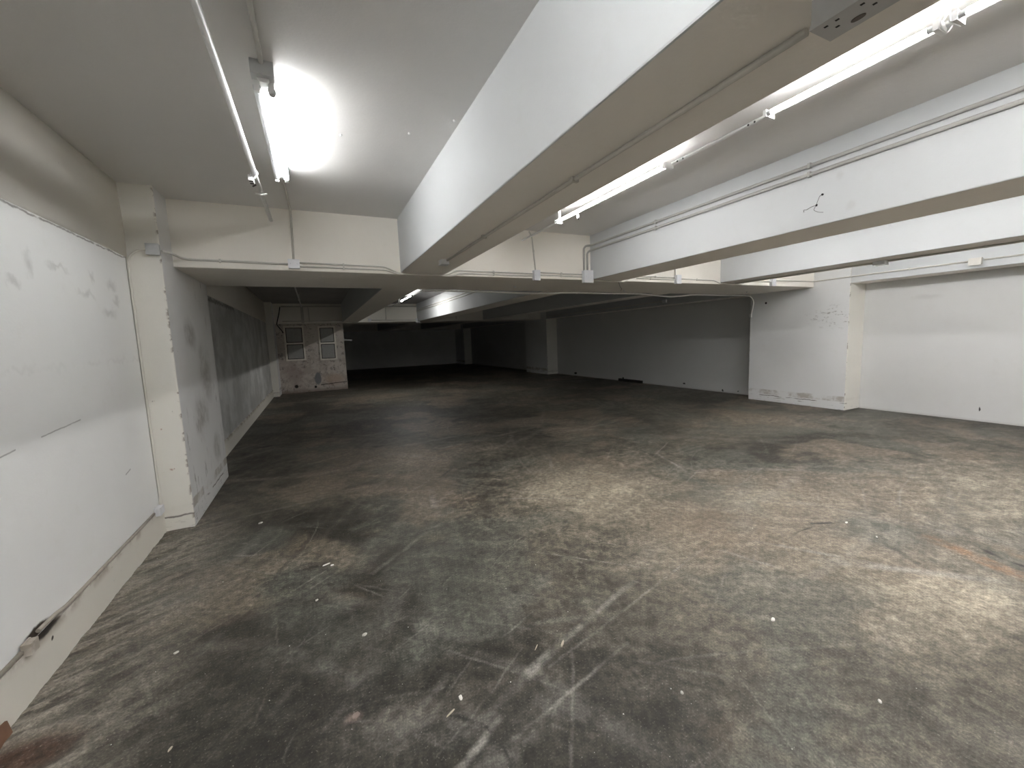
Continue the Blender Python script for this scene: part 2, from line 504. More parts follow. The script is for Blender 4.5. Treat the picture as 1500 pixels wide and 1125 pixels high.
def build_floor():
    xs = np.concatenate([np.array([XL-.4, XL-.1]), np.arange(XL+.0, 3.2, .0085), np.arange(3.2, 4.9, .012), np.arange(4.9, XR+.05, .04), np.array([XR+.4])])
    ys = np.concatenate([np.array([YB-.3]), np.arange(YB, .6, .15), np.arange(.6, 3.2, .0085), np.arange(3.2, 4.6, .012), np.arange(4.6, 8.0, .025), np.arange(8.0, 29.01, .10)])
    X, Y = np.meshgrid(xs, ys, indexing='ij')
    wx = X + .30*(fbm(X, Y, 1.7, 1)-.5) + .05*(fbm(X, Y, 10, 2)-.5)
    wy = Y + .30*(fbm(X, Y, 1.7, 3)-.5) + .05*(fbm(X, Y, 10, 4)-.5)
    jx = X + .022*(fbm(X, Y, 8, 5)-.5); jy = Y + .022*(fbm(X, Y, 8, 6)-.5)
    col = lambda *c: np.array(c)
    dark, mids, pale = col(.036, .032, .024), col(.115, .102, .079), col(.320, .276, .211)
    green, brown = col(.128, .128, .106), col(.205, .165, .122)

    def blob(c, r, rot=0., e=0.):
        dx, dy = wx-c[0], wy-c[1]
        cs, sn = math.cos(rot), math.sin(rot)
        d = np.hypot((dx*cs+dy*sn)/r[0], (-dx*sn+dy*cs)/r[1])
        return 1-sstep(d, e, 1.0)
    big = fbm(wx, wy, .6, 11); mid = fbm(wx, wy, 2.3, 12, 5, .62); fine = fbm(X, Y, 11, 13, 3)
    zone = np.maximum.reduce([blob((3.3, 2.0), (2.2, 1.9), -.3), blob((3.2, 1.0), (1.3, .9)), .9*blob((5.4, 1.4), (2.4, 1.6)), .95*blob((2.6, 3.4), (1.7, 1.6)), .55*blob((7, 4.6), (2.4, 1.4)),
                              .5*blob((1.4, 5.6), (1.8, .8)), .25*blob((1.5, 1.5), (1.6, 1.2))])
    oil = np.maximum.reduce([1.25*blob((-.1, 2.6), (1.4, 2.2), 0, .3), 1.2*blob((.6, 1.2), (1.4, 1.1), 0, .2), .8*blob((4.6, 5.2), (1.7, .8)), blob((5.3, 3.2), (1.9, .8), .3),
                             .7*blob((.8, 10), (4, 3.2), 0, .3)])
    t = .30*big + .14*mid + .38*zone - .18*oil + .22*(fine-.5) + .275
    mixc = lambda c, d, f: c*(1-f[..., None]) + d*f[..., None]
    c = np.broadcast_to(dark, X.shape+(3,)).copy()
    c = mixc(c, mids, sstep(t, .34, .64)); c = mixc(c, pale, sstep(t, .52, .98))
    c = mixc(c, green, .5*sstep(fbm(wx, wy, 1.3, 14), .5, .66)); c = mixc(c, brown, .5*sstep(fbm(wx, wy, 1.0, 15), .52, .66))
    mod = sstep(fbm(X, Y, 7, 16, 4, .65), .34, .60)
    for k, (hd, sd) in enumerate(((.55, 41), (-.65, 43), (.1, 47), (1.25, 53))):      # brushed, directional scuffing
        ux, uy = wx*math.cos(hd)+wy*math.sin(hd), -wx*math.sin(hd)+wy*math.cos(hd)
        n = fbm(ux*.22, uy*3.0, 5.5, sd, 4, .62); where = sstep(fbm(X, Y, .8, sd+5, 2), .36, .64)
        c = mixc(c, c*1.35+.008, .48*where*sstep(n, .50, .72)); c = mixc(c, c*.72, .48*where*sstep(-n, -.50, -.30))
    sp = fbm(X, Y, 30, 61, 3, .7)
    c = mixc(c, c*1.35+.008, .5*sstep(sp, .54, .74)); c = mixc(c, c*.65, .5*sstep(-sp, -.46, -.28))

    def seg(a, b, w, amt, k, bend=0.):
        nonlocal c
        (ax, ay), (bx, by) = a, b
        i0, i1 = np.searchsorted(xs, [min(ax, bx)-w-.08-abs(bend), max(ax, bx)+w+.08+abs(bend)])
        j0, j1 = np.searchsorted(ys, [min(ay, by)-w-.08-abs(bend), max(ay, by)+w+.08+abs(bend)])
        if i1 <= i0 or j1 <= j0: return
        px, py = jx[i0:i1, j0:j1]-ax, jy[i0:i1, j0:j1]-ay
        L2 = (bx-ax)**2+(by-ay)**2+1e-9
        h = np.clip((px*(bx-ax)+py*(by-ay))/L2, 0, 1)
        ox, oy = px-h*(bx-ax), py-h*(by-ay)
        side = (px*(by-ay)-py*(bx-ax))/math.sqrt(L2)
        d = np.where((h > 0) & (h < 1), np.abs(side-bend*4*h*(1-h)), np.hypot(ox, oy))
        m = np.clip(1.05*amt, 0, 1)*(1-sstep(d, w*.15, w))*(.25+.75*mod[i0:i1, j0:j1])*(.35+.65*np.sin(np.pi*np.clip(h, .06, .94)))
        c[i0:i1, j0:j1] = mixc(c[i0:i1, j0:j1], np.array(k), m)
    R = random.Random(21)
    lt, dk, ds = (.34, .32, .285), (.048, .045, .040), (.28, .245, .205)
    for k in range(420):           # drag and tyre marks, a few headings
        d = R.uniform(.9, 7.5); a0 = R.uniform(-.35, 1.3)
        x, y = d*math.sin(a0), d*math.cos(a0)
        hd = R.choice((.5, .75, -.7, -.45, .15, 1.2, 2.2))+R.gauss(0, .18)
        ln = R.uniform(.15, 1.1)*(.6+.25*d)
        w = R.choice((.006, .007, .009, .012, .03, .06, .10))*R.uniform(.8, 1.2)
        am = R.uniform(.10, .34) if w < .03 else R.uniform(.08, .24)
        seg((x, y), (x+math.cos(hd)*ln, y+math.sin(hd)*ln), w, am, R.choice((lt, lt, ds, dk, dk)), R.gauss(0, .04)*ln)
    for k in range(85):            # sharp hairline scratches
        d = R.uniform(1.1, 5.0); a0 = R.uniform(-.3, 1.25)
        x, y = d*math.sin(a0), d*math.cos(a0)
        hd = R.choice((.62, .5, -.72, -.85, 2.5))+R.gauss(0, .10); ln = R.uniform(.08, .55)*(.6+.2*d)
        seg((x, y), (x+math.cos(hd)*ln, y+math.sin(hd)*ln), .0058+.0013*d, R.uniform(.12, .36), R.choice((lt, lt, (.40, .38, .34), dk)))
    for k in range(46):            # pits and oil spots
        d = R.uniform(1.1, 5.5); a0 = R.uniform(-.4, 1.25)
        x, y = d*math.sin(a0), d*math.cos(a0)
        seg((x, y), (x+R.uniform(-.02, .02), y+R.uniform(-.02, .02)), R.uniform(.008, .02)*(.7+.15*d), R.uniform(.5, .9), (.022, .020, .017))
    # joint across the floor below the first cross beam
    for a, b, w, am, k in [((-1.1, 5.9), (-.3, 5.6), .09, .55, ds), ((-.3, 5.6), (1.05, 5.56), .08, .5, ds), ((1.05, 5.56), (2.2, 6.05), .07, .6, (.22, .165, .12)),
                           ((2.2, 6.05), (3.6, 6.4), .07, .4, ds), ((1.55, 5.9), (2.05, 6.02), .06, .8, (.26, .23, .19)), ((1.98, 5.98), (2.14, 6.05), .05, 1.2, dk),
                           ((-1.0, 7.6), (-.7, 7.7), .07, 1.2, (.015, .014, .012)), ((1.2, 4.62), (1.45, 4.9), .03, 1.0, dk)]:
        seg(a, b, w, am, k)
    for a, b, w, am in [((.50, 1.49), (1.05, 1.72), .040, .6), ((1.05, 1.72), (1.75, 1.95), .03, .5), ((.33, 1.33), (.58, 1.47), .024, .6),
                        ((.9, 1.6), (2.6, 2.05), .012, .45), ((.55, 1.35), (1.35, 1.55), .014, .4), ((.25, 2.9), (.75, 3.35), .03, .3),
                        ((.9, 3.6), (1.0, 4.3), .05, .35), ((1.5, 3.7), (2.2, 3.3), .02, .45), ((1.7, 3.9), (2.5, 2.9), .018, .4), ((1.35, 2.6), (1.95, 2.0), .012, .45),
                        ((-.25, 2.95), (.0, 3.15), .012, .8), ((-.18, 2.90), (.02, 3.05), .010, .7), ((-.75, 3.72), (-.52, 3.60), .010, .9),
                        ((2.55, 1.95), (2.75, 1.45), .02, .5), ((2.9, 1.9), (3.3, 1.3), .03, .5), ((3.0, 1.55), (3.7, .85), .06, .5), ((4.0, 4.0), (3.75, 3.3), .03, .5)]:
        seg(a, b, w, am, lt)
    for a, b, w, am in [((.40, 1.58), (.50, 1.48), .014, 1.3), ((.50, 1.48), (.53, 1.41), .013, 1.3), ((.53, 1.41), (.66, 1.36), .012, 1.1), ((.53, 1.40), (.545, 1.27), .013, 1.2),
                        ((3.50, 1.88), (3.77, 1.76), .025, 1.2), ((3.25, 1.83), (3.5, 1.82), .012, 1.), ((4.18, 1.18), (4.06, .95), .025, 1.3), ((4.06, .95), (4.02, .72), .025, 1.3),
                        ((2.62, 1.35), (2.8, 1.02), .016, .9), ((1.55, 2.12), (1.56, 2.3), .018, .9), ((3.7, 1.5), (3.5, 1.15), .04, .6)]:
        seg(a, b, w, min(am, 1.0), (.022, .020, .018))
    # rusty patch at the right, brown tint in the worn middle
    seg((4.02, 1.30), (3.82, .70), .09, .75, (.27, .155, .085)); seg((4.02, 1.30), (3.82, .70), .09, .5, (.27, .155, .085)); seg((4.28, 1.15), (4.15, .6), .11, .6, (.25, .18, .115))
    c = mixc(c, np.array((.215, .155, .108)), .38*blob((2.8, 2.35), (.9, .7)))
    c = mixc(c, np.array((.24, .18, .155)), .6*(1-sstep(np.hypot((jx-.02)/.05, (jy-1.77)/.035), .3, 1)))
    # sweepings and crust against the left wall
    edge = sstep(-jx+.25*(fbm(X, Y, 3, 71)-.5), .55, 1.22)*sstep(-Y, -5.1, -4.4)
    u, v = X*.87+Y*.48, -X*.48+Y*.87
    lump = fbm(u*.6, v*1.6, 6.5, 19, 4, .6)
    c = mixc(c, np.array((.27, .242, .20)), edge*(.35+.55*sstep(lump, .36, .55)))
    c = mixc(c, np.array((.060, .048, .038)), edge*.6*sstep(fbm(u*.6, v*1.5, 13, 23, 3), .57, .66))
    c = mixc(c, np.array((.065, .032, .019)), .85*(1-sstep(np.hypot((jx+1.2)/.26, (jy-2.2)/.15), .3, 1)))
    Z = edge*.012*np.clip(lump-.35, 0, 1)*2 + .0015*(mid-.5)
    Z = np.where((X < XL+.001) | (Y < .6), 0, Z)
    ni, nj = X.shape
    idx = np.arange(ni*nj).reshape(ni, nj)
    q = np.stack([idx[:-1, :-1], idx[1:, :-1], idx[1:, 1:], idx[:-1, 1:]], -1).reshape(-1, 4)
    me = bpy.data.meshes.new('floor')
    me.vertices.add(ni*nj); me.vertices.foreach_set('co', np.stack([X, Y, Z], -1).astype(np.float32).ravel())
    me.loops.add(q.size); me.loops.foreach_set('vertex_index', q.astype(np.int32).ravel())
    me.polygons.add(len(q)); me.polygons.foreach_set('loop_start', np.arange(0, q.size, 4, dtype=np.int32))
    me.update(calc_edges=True)
    me.polygons.foreach_set('use_smooth', np.ones(len(q), dtype=bool))
    at = me.attributes.new('wear', 'FLOAT_COLOR', 'POINT')
    at.data.foreach_set('color', np.concatenate([np.clip(c, 0, 1), np.ones(X.shape+(1,))], -1).astype(np.float32).ravel())
    me.materials.append(M['floor'])
    o = bpy.data.objects.new('floor', me); C.objects.link(o)
    return o


tag(build_floor(), 'worn dark grey concrete floor with scrapes and brown stains', 'floor', kind='structure')
tag(boxo('ceiling', 'ceiling_paint', XL-.4, XR+.4, YB-.3, 5.5, ZC, ZC+.25), 'flat white painted ceiling slab over the near bay', 'ceiling', kind='structure')
tag(boxo('ceiling', 'dirty_shade_ceiling', XL-.4, XR+.4, 5.5, 29, ZC2, ZC2+.2), 'dim painted ceiling slab beyond the first cross beam', 'ceiling', kind='structure')
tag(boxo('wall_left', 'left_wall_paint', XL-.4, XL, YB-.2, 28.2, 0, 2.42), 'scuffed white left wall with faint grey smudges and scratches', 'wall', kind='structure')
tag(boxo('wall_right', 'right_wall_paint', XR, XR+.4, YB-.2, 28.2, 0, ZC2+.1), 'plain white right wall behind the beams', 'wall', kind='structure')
tag(boxo('wall_back', 'white_paint', XL-.4, XR+.4, YB-.3, YB, 0, ZC+.1), 'white wall closing the near bay behind the viewer', 'wall', kind='structure')
tag(boxo('wall_far', 'far_paint', XL-.4, XR+.4, 27.9, 28.2, 0, ZC2+.1), 'unlit grey wall at the far end of the hall', 'wall', kind='structure')
bm = bmesh.new(); add_box(bm, XL-.3, XL+.020, YB, 15.3, 0, .235)
tag(mesh_obj('baseboard_left', bm, 'plinth_paint', bevel=.012, seg=2), 'cream rendered plinth along the foot of the left wall', 'baseboard', kind='structure')


def wall_beam(y0, y1, zc, label):
    """bulging plastered beam on top of the left wall panel"""
    prof = [(XL-.35, 2.386), (XL-.004, 2.386), (XL+.003, 2.392), (XL+.007, 2.405), (XL+.009, 2.46), (XL+.010, 2.55), (XL+.010, 2.68), (XL+.007, 2.80), (XL+.003, 2.90), (XL, zc+.05), (XL-.35, zc+.05)]
    bm = bmesh.new()
    n = len(prof)
    a = [bm.verts.new((x, y0, z)) for x, z in prof]; b = [bm.verts.new((x, y1, z)) for x, z in prof]
    for i in range(n):
        f = bm.faces.new((a[i], a[(i+1) % n], b[(i+1) % n], b[i]))
        f.smooth = 1 <= i <= 8
    bm.faces.new(a[::-1]); bm.faces.new(b)
    tag(mesh_obj('ceiling_beam', bm, 'cream_paint'), label, 'beam', kind='structure')


wall_beam(YB, 4.7, ZC, 'plastered beam along the top of the left wall')
wall_beam(6.0, 15.5, ZC2, 'dark plaster beam atop the left wall past the first pillar')

ORD = ['deep white beam nearest the lit twin lamp, carrying a surface conduit', 'white beam second from the left, with two parallel pipes on its side',
       'white beam third from the left, with a conduit along its underside edge', 'white edge beam over the right wall, carrying one pipe']
ORD2 = ['dim leftmost beam of the second bay, next to the window wall', 'second bay beam beside the single far lamp',
        'shadowed third beam of the second bay', 'shadowed edge beam of the second bay over the right wall']
ORD3 = ['unlit first beam in the farthest bay', 'unlit second beam in the farthest bay', 'unlit third beam in the farthest bay', 'unlit edge beam in the farthest bay']
for (y0, y1, zt, names) in ((YB-.1, YC1+.2, ZC+.1, ORD), (YC2-.2, YD1+.2, ZC2+.1, ORD2), (YD2-.2, YE1+.2, ZC2+.1, ORD3)):
    for (x0, x1, zb), lab in zip(BEAMS, names):
        block('ceiling_beam', lab, 'beam', x0+(.004 if x0 == XP2 else 0), x1, y0, y1, zb, zt)
block('cross_beam', 'wide cream cross beam spanning the hall between the near pillars', 'beam', XL-.2, XP2+.3, YC1, YC2, ZB, ZC2+.1, mz='cross_soffit')
block('cross_beam', 'dim second cross beam above the window wall', 'beam', XL-.2, XR+.1, YD1, YD2, ZB, ZC2+.1)
block('cross_beam', 'black unlit cross beam before the far wall', 'beam', XL-.2, XR+.1, YE1, YE2, ZB, ZC2+.1)
block('pillar', 'chipped cream pillar on the left wall with a cable up its corner', 'pillar', XL-.2, XP1, 4.508, 6.111, 0, ZC+.1, 'pillar_side_paint', 'pillar_front_paint')
block('pillar', 'large white pillar on the right wall with a brown rubbed foot', 'pillar', XP2, XR+.2, 4.226, 6.149, 0, ZC+.1, 'right_pillar_paint', 'pillar_front_paint')
block('pillar', 'narrow grey pillar left of the two boarded windows', 'pillar', XL-.2, -1.148, 15.259, 17.2, 0, ZC2+.1, 'pillar_side_paint', 'pillar_front_paint')
block('pillar', 'pale pillar standing alone on the dark right wall of the second bay', 'pillar', XP2, XR+.2, 15.259, 17.22, 0, ZC2+.1, 'right_pillar_paint', 'pillar_front_paint')
block('pillar', 'farthest dim pillar against the end wall', 'pillar', XP2, XR+.2, 26.1, 28.1, 0, ZC2+.1, 'right_pillar_paint', 'pillar_front_paint')

# small walled room with two boarded windows
YW = 16.059
WX = 0.974
tag(boxo('wall_window_room', 'window_wall_paint', XL-.1, WX, YW, 21.0, 0, ZB+.02), 'stained peeling wall with two boarded windows', 'wall', kind='structure')


def window(name, x0, x1, z0, z1, label):
    e = empty(name, ((x0+x1)/2, YW, z0))
    zm = (z0+z1)/2
    L = []
    f = .055
    for (a, b, c, d) in ((x0-f, x0, z0-f, z1+f), (x1, x1+f, z0-f, z1+f), (x0, x1, z0-f, z0), (x0, x1, z1, z1+f), (x0, x1, zm-.03, zm+.03)):
        L.append(boxo('frame_bar', 'frame_cream', a, b, YW-.045, YW+.01, c, d, bevel=.006))
    for (c, d) in ((z0, zm-.03), (zm+.03, z1)):
        L.append(boxo('pane', 'board_grey', x0+.022, x1-.022, YW-.012, YW+.005, c+.022, d-.022))
        L.append(boxo('pane_rebate', 'hole_black', x0, x1, YW-.006, YW+.004, c, d))
    for o in L:
        o.parent = e; o.matrix_parent_inverse = Matrix.Translation(-e.location)
    tag(e, label, 'window', kind='structure')


window('window_1', -.86, -.355, 1.17, 2.25, 'left boarded window of the stained wall, near the corner pillar')
window('window_2', .20, .65, 1.14, 2.225, 'right boarded window of the stained wall, near its open edge')


# ------------------------------------------------------------------ lamps
def thing_child(o, e):
    o.parent = e
    o.matrix_parent_inverse = Matrix.Translation(-Vector(e.location))
    return o


def twin_lamp(x, y0, y1, label, zc=ZC, lit='lit_tube_strong'):
    e = empty('twin_tube_lamp', (x, (y0+y1)/2, zc-.08))
    K = lambda o: thing_child(o, e)
    bm = bmesh.new()
    pr = [(-.045, 0), (-.045, -.040), (-.014, -.084), (.014, -.084), (.045, -.040), (.045, 0)]
    a = [bm.verts.new((x+p, y0+.03, zc+q)) for p, q in pr]; b = [bm.verts.new((x+p, y1-.03, zc+q)) for p, q in pr]
    for i in range(6): bm.faces.new((a[i], a[(i+1) % 6], b[(i+1) % 6], b[i]))
    bm.faces.new(a[::-1]); bm.faces.new(b)
    K(mesh_obj('batten_body', bm, 'white_metal'))
    for y, s in ((y0, 1), (y1, -1)):
        K(boxo('end_plate', 'grey_metal', x-.050, x+.050, min(y, y+s*.062), max(y, y+s*.062), zc-.066, zc, bevel=.006))
        for dx in (-.032, .032):
            bm = bmesh.new()
            add_box(bm, x+dx-.013, x+dx+.013, min(y+s*.056, y+s*.075), max(y+s*.056, y+s*.075), zc-.118, zc-.04)
            K(mesh_obj('lamp_holder', bm, 'white_plastic', bevel=.005, seg=2))
    for dx, zt, m in ((-.032, zc-.090, 'tube_glass'), (.032, zc-.097, lit)):
        t = K(tubeo('fluorescent_tube', m, [(x+dx, y0+.10, zt), (x+dx, y1-.10, zt)], .017, seg=14))
        for ya, yb in ((y0+.072, y0+.101), (y1-.101, y1-.072)):
            c = tubeo('end_cap', 'grey_metal', [(x+dx, ya, zt), (x+dx, yb, zt)], .0175, seg=14)
            c.parent = t
            c.matrix_parent_inverse = Matrix.Identity(4)
    tag(e, label, 'lamp', 'twin tube battens along the left ceiling bay')
    return e


twin_lamp(-.122, 2.43, 3.80, 'white twin-tube batten lamp on the ceiling, right tube lit', lit='aged_tube')
twin_lamp(-.122, -.35, 1.02, 'white twin-tube batten lamp on the ceiling right above the viewer')
twin_lamp(-.122, -3.6, -2.23, 'white twin-tube batten lamp on the ceiling far behind the viewer')


def light_rail(x, z, y0, y1, tubes, zc, label, ties=(), holes=(), straps=(), starters=(), mat='lit_tube', group='suspended light rails', r=.012):
    e = empty('light_rail', (x, (y0+y1)/2, z))
    K = lambda o: thing_child(o, e)
    # open-ended round pipe
    bm = bmesh.new()
    ro = add_tube(bm, [(x, y0, z), (x, y1, z)], r, 12, False)
    ri = add_tube(bm, [(x, y0, z), (x, y1, z)], r-.004, 12, False)
    for q in (0, 1):
        for k in range(12): bm.faces.new((ro[q][k], ro[q][(k+1) % 12], ri[q][(k+1) % 12], ri[q][k]))
    K(mesh_obj('rail_pipe', bm, 'white_metal'))
    for ya, yb in tubes:
        xt, zt = x-.058, z-.018
        t = K(tubeo('fluorescent_tube', mat, [(xt, ya+.03, zt), (xt, yb-.03, zt)], .0125, seg=12))
        for q, (a, b) in enumerate(((ya, ya+.03), (yb-.03, yb))):
            tubeo('end_cap', 'grey_metal', [(xt, a, zt), (xt, b, zt)], .013, t, seg=12)
            ye = ya if q == 0 else yb
            K(boxo('lamp_holder', 'white_plastic', xt-.016, x+.004, ye-.009, ye+.009, zt-.018, zt+.020, bevel=.004))
    for y in straps:
        s = K(boxo('hanger_strap', 'white_metal', x-.014, x+.014, y-.004, y+.004, z+.018, zc, bevel=.001))
        boxo('strap_clamp', 'white_metal', x-.027, x+.027, y-.012, y+.012, z-.027, z+.024, s, bevel=.006)
    for y in holes:
        K(tubeo('screw_hole', 'hole_black', [(x-r-.0008, y, z-.004), (x-r+.001, y, z-.004)], .006, seg=8))
    for y in starters:
        s = K(tubeo('starter_socket', 'white_plastic', [(x+.004, y, z-.018), (x+.006, y, z-.060)], .013, seg=10))
        tubeo('starter_pin', 'hole_black', [(x+.006, y, z-.0605), (x+.006, y, z-.072)], .006, s, seg=8)
    for y in ties:
        for dy in (-.012, .016):
            K(tubeo('tie_wire', 'white_plastic', [(x-.01, y+dy, zc), (x-.014, y+dy*.6, z+.05), (x-.08, y-dy, z+.01), (x-.08, y-dy, z-.034), (x+.0, y-dy*1.5, z-.036), (x+.03, y-dy*1.2, z-.01), (x-.005, y+dy, z+.04), (x-.045, y+dy*2.2, z-.034)], .0035, seg=6, bend=.015))
    tag(e, label, 'lamp rail', group)
    return e


ZR = ZC-.15
light_rail(2.483, ZR, 4.765, YB, [(2.34, 3.86), (.885, 1.60), (-.62, .83), (-2.2, -.75), (-3.8, -2.35), (-5.4, -3.95)], ZC, 'lit white rail between the first and second beams, open end by the cross beam',
           ties=(.857,), holes=(1.70, 1.74, 2.28, 2.23), straps=(3.88, -.69), starters=(3.55,))
light_rail(5.03, ZR, 4.765, YB, [(2.75, 4.25), (1.1, 2.6), (-.6, .9), (-2.3, -.8), (-3.9, -2.5)], ZC, 'lit rail tucked up between the second and third beams', straps=(2.67, 1.0))
light_rail(7.40, ZR, 4.765, YB, [(2.75, 4.25), (1.1, 2.6), (-.6, .9), (-2.3, -.8), (-3.9, -2.5)], ZC, 'lit rail tucked up between the third beam and the edge beam', straps=(2.67, 1.0))
light_rail(2.56, ZC2-.15, 15.2, 6.4, [(11.5, 13.0)], ZC2, 'single lit rail in the dark second bay', straps=(10.4, 13.6), mat='boosted_tube')

# bare rail with its lamps taken down
XB_ = -.283
e = light_rail(XB_, ZR, 4.74, YB, [], ZC, 'bare white rail on the left, its tubes removed', straps=(0.2, -2.5), group='bare rails on the left', r=.016)
K = lambda o: thing_child(o, e)
K(tubeo('tie_wire', 'white_plastic', [(XB_, 3.50, ZR+.022), (XB_-.026, 3.51, ZR-.01), (XB_-.038, 3.53, ZR-.035), (XB_-.008, 3.54, ZR-.03), (XB_+.022, 3.52, ZR), (XB_+.002, 3.50, ZR+.025)], .005, seg=6, bend=.012))
s = K(boxo('lamp_holder', 'white_plastic', XB_-.043, XB_-.013, 3.52, 3.61, ZR-.05, ZR-.012, bevel=.006))
boxo('contact_slot', 'hole_black', XB_-.040, XB_-.016, 3.535, 3.55, ZR-.0515, ZR-.045, s)
boxo('contact_slot', 'hole_black', XB_-.040, XB_-.016, 3.58, 3.60, ZR-.0515, ZR-.045, s)
K(tubeo('cross_clip', 'white_plastic', [(XB_-.040, 3.92, ZR-.014), (XB_, 3.92, ZR-.020), (XB_+.040, 3.92, ZR-.008)], .006, seg=6))
K(tubeo('loose_screw', 'wire_dark', [(XB_-.014, 3.74, ZR-.005), (XB_-.040, 3.75, ZR-.018)], .006, seg=6))
light_rail(XB_, ZC2-.15, 15.2, 6.5, [], ZC2, 'bare unlit rail above the boarded windows', straps=(9, 13), group='bare rails on the left', r=.016)


# ------------------------------------------------------------------ conduits and boxes
def conduit(name, label, pts, r=.009, mat='conduit_paint', bend=.05, clips=(), clip_axis='y', group=None, cat='conduit', seg=8):
    e = empty(name, pts[0])
    thing_child(tubeo('pipe_run', mat, pts, r, seg=seg, bend=bend), e)
    for c in clips:
        x, y, z = c
        h = r+.002
        if clip_axis == 'y':   # run along x on a face whose normal is y
            thing_child(boxo('saddle_clip', mat, x-.008, x+.008, y-h, y+r, z-h-.004, z+h+.004, bevel=.003), e)
        elif clip_axis == 'x':
            thing_child(boxo('saddle_clip', mat, x-h, x+r, y-.010, y+.010, z-h-.004, z+h+.004, bevel=.003), e)
        else:
            thing_child(boxo('saddle_clip', mat, x-h-.006, x+h+.006, y-.010, y+.010, z-h, z+r, bevel=.003), e)
    return tag(e, label, cat, group)


def junction_box(label, cx, cy, cz, w, h, d, axis='y', round_=False, mat='box_plastic', lid=True):
    """axis = face normal direction the lid looks along (-y, -x, -z)"""
    e = empty('junction_box', (cx, cy, cz))
    if axis == 'y':
        thing_child(boxo('box_body', mat, cx-w/2, cx+w/2, cy-d, cy, cz-h/2, cz+h/2, bevel=.006, seg=2), e)
        thing_child(boxo('lid', mat, cx-w/2-.003, cx+w/2+.003, cy-d-.008, cy-d+.0005, cz-h/2-.003, cz+h/2+.003, bevel=.003), e)
        for s in (-1, 1):
            thing_child(tubeo('lid_screw', 'grey_metal', [(cx+s*w*.3, cy-d-.007, cz), (cx+s*w*.3, cy-d-.0095, cz)], .004, seg=8), e)
    elif axis == 'x':
        thing_child(boxo('box_body', mat, cx-d, cx, cy-w/2, cy+w/2, cz-h/2, cz+h/2, bevel=.006, seg=2), e)
        thing_child(boxo('lid', mat, cx-d-.008, cx-d+.0005, cy-w/2-.003, cy+w/2+.003, cz-h/2-.003, cz+h/2+.003, bevel=.003), e)
    else:
        thing_child(boxo('box_body', mat, cx-w/2, cx+w/2, cy-h/2, cy+h/2, cz-d, cz, bevel=.006, seg=2), e)
        thing_child(boxo('lid', mat, cx-w/2-.003, cx+w/2+.003, cy-h/2-.003, cy+h/2+.003, cz-d-.008, cz-d+.0005, bevel=.003), e)
    return tag(e, label, 'junction box', 'surface junction boxes')


YF = YC1-.010      # centre line of pipes on the near cross-beam face
junction_box('small grey box at the top of the left pillar', -1.155, 4.508, 2.455, .085, .085, .04, mat='grey_metal')
junction_box('white box on the cross beam below the twin lamp', -.122, YC1, 2.437, .10, .085, .045)
junction_box('small white box on the cross beam below the lit rail end', 2.70, YC1, 2.410, .085, .125, .05)
junction_box('large white box where two pipes drop beside the second beam', 3.515, YC1, 2.415, .145, .165, .06)
junction_box('white box on the cross beam midway between second and third beams', 5.25, YC1, 2.425, .09, .13, .05)
junction_box('rightmost white box on the cross beam, by the right pillar', 7.63, YC1, 2.435, .10, .13, .05)

g_ = 'conduits on the cross beam face'
conduit('conduit', 'double cable curving from the pillar top to the first cross beam box',
        [(-1.10, 4.49, 2.445), (-1.06, 4.62, 2.452), (-1.04, 4.80, 2.45), (-1.0, YF, 2.447), (-.6, YF, 2.443), (-.172, YF, 2.437)], .011, bend=.06, clips=[(-.75, YF, 2.444)], group=g_)
conduit('conduit', 'upper pipe from the first box to the first beam', [(-.072, YF, 2.455), (.78, YF, 2.447), (.88, YF, 2.40), (.945, YF, 2.378), (1.5, YF, 2.380), (1.62, YF, 2.440), (2.66, YF, 2.432)], .0085, bend=.06, clips=[(.35, YF, 2.451), (2.1, YF, 2.436)], group=g_)
conduit('conduit', 'lower pipe from the first box towards the first beam', [(-.072, YF, 2.418), (.80, YF, 2.412), (.90, YF-.018, 2.372), (1.55, YF-.018, 2.366), (1.66, YF, 2.405), (2.66, YF, 2.402)], .0085, bend=.06, clips=[(.35, YF, 2.415), (2.1, YF, 2.404)], group=g_)
for z, w in ((2.452, 'upper'), (2.418, 'lower')):
    conduit('conduit', w+' pipe between the two boxes beside the second beam', [(2.745, YF, z), (3.44, YF, z-.006)], .0085, clips=[(3.1, YF, z-.003)], group=g_)
conduit('conduit', 'pipe dropping under the second beam from the large box', [(3.59, YF, 2.366), (4.20, YF, 2.366), (4.36, YF, 2.455), (5.205, YF, 2.455)], .0085, bend=.05, clips=[(4.8, YF, 2.455)], group=g_)
conduit('conduit', 'lower pipe right of the second beam', [(4.42, YF, 2.425), (5.205, YF, 2.420)], .0085, bend=.05, clips=[(4.7, YF, 2.423)], group=g_)
conduit('conduit', 'pipe from the middle box passing under the third beam', [(5.295, YF, 2.437), (6.10, YF, 2.435), (6.26, YF, 2.385), (6.80, YF, 2.385), (6.92, YF, 2.44), (7.58, YF, 2.445)], .0085, bend=.06, clips=[(5.7, YF, 2.436)], group=g_)
conduit('conduit', 'pipe from the rightmost box along the edge beam over the right wall', [(7.68, YF, 2.475), (8.90, YF, 2.484), (XP2-.012, YF-.06, 2.486), (XP2-.013, 4.0, 2.490), (XP2-.013, 2.72, 2.487)], .012, bend=.04, clips=[(XP2-.012, 3.4, 2.489)], clip_axis='x', group=g_)
conduit('conduit', 'pipe along the right edge beam on the viewer side of its box', [(XP2-.013, 2.56, 2.487), (XP2-.013, YB+.2, 2.49)], .012, bend=0, group=g_)
junction_box('white box on the pipe of the right edge beam', XP2, 2.64, 2.470, .13, .10, .06, axis='x', mat='conduit_paint')
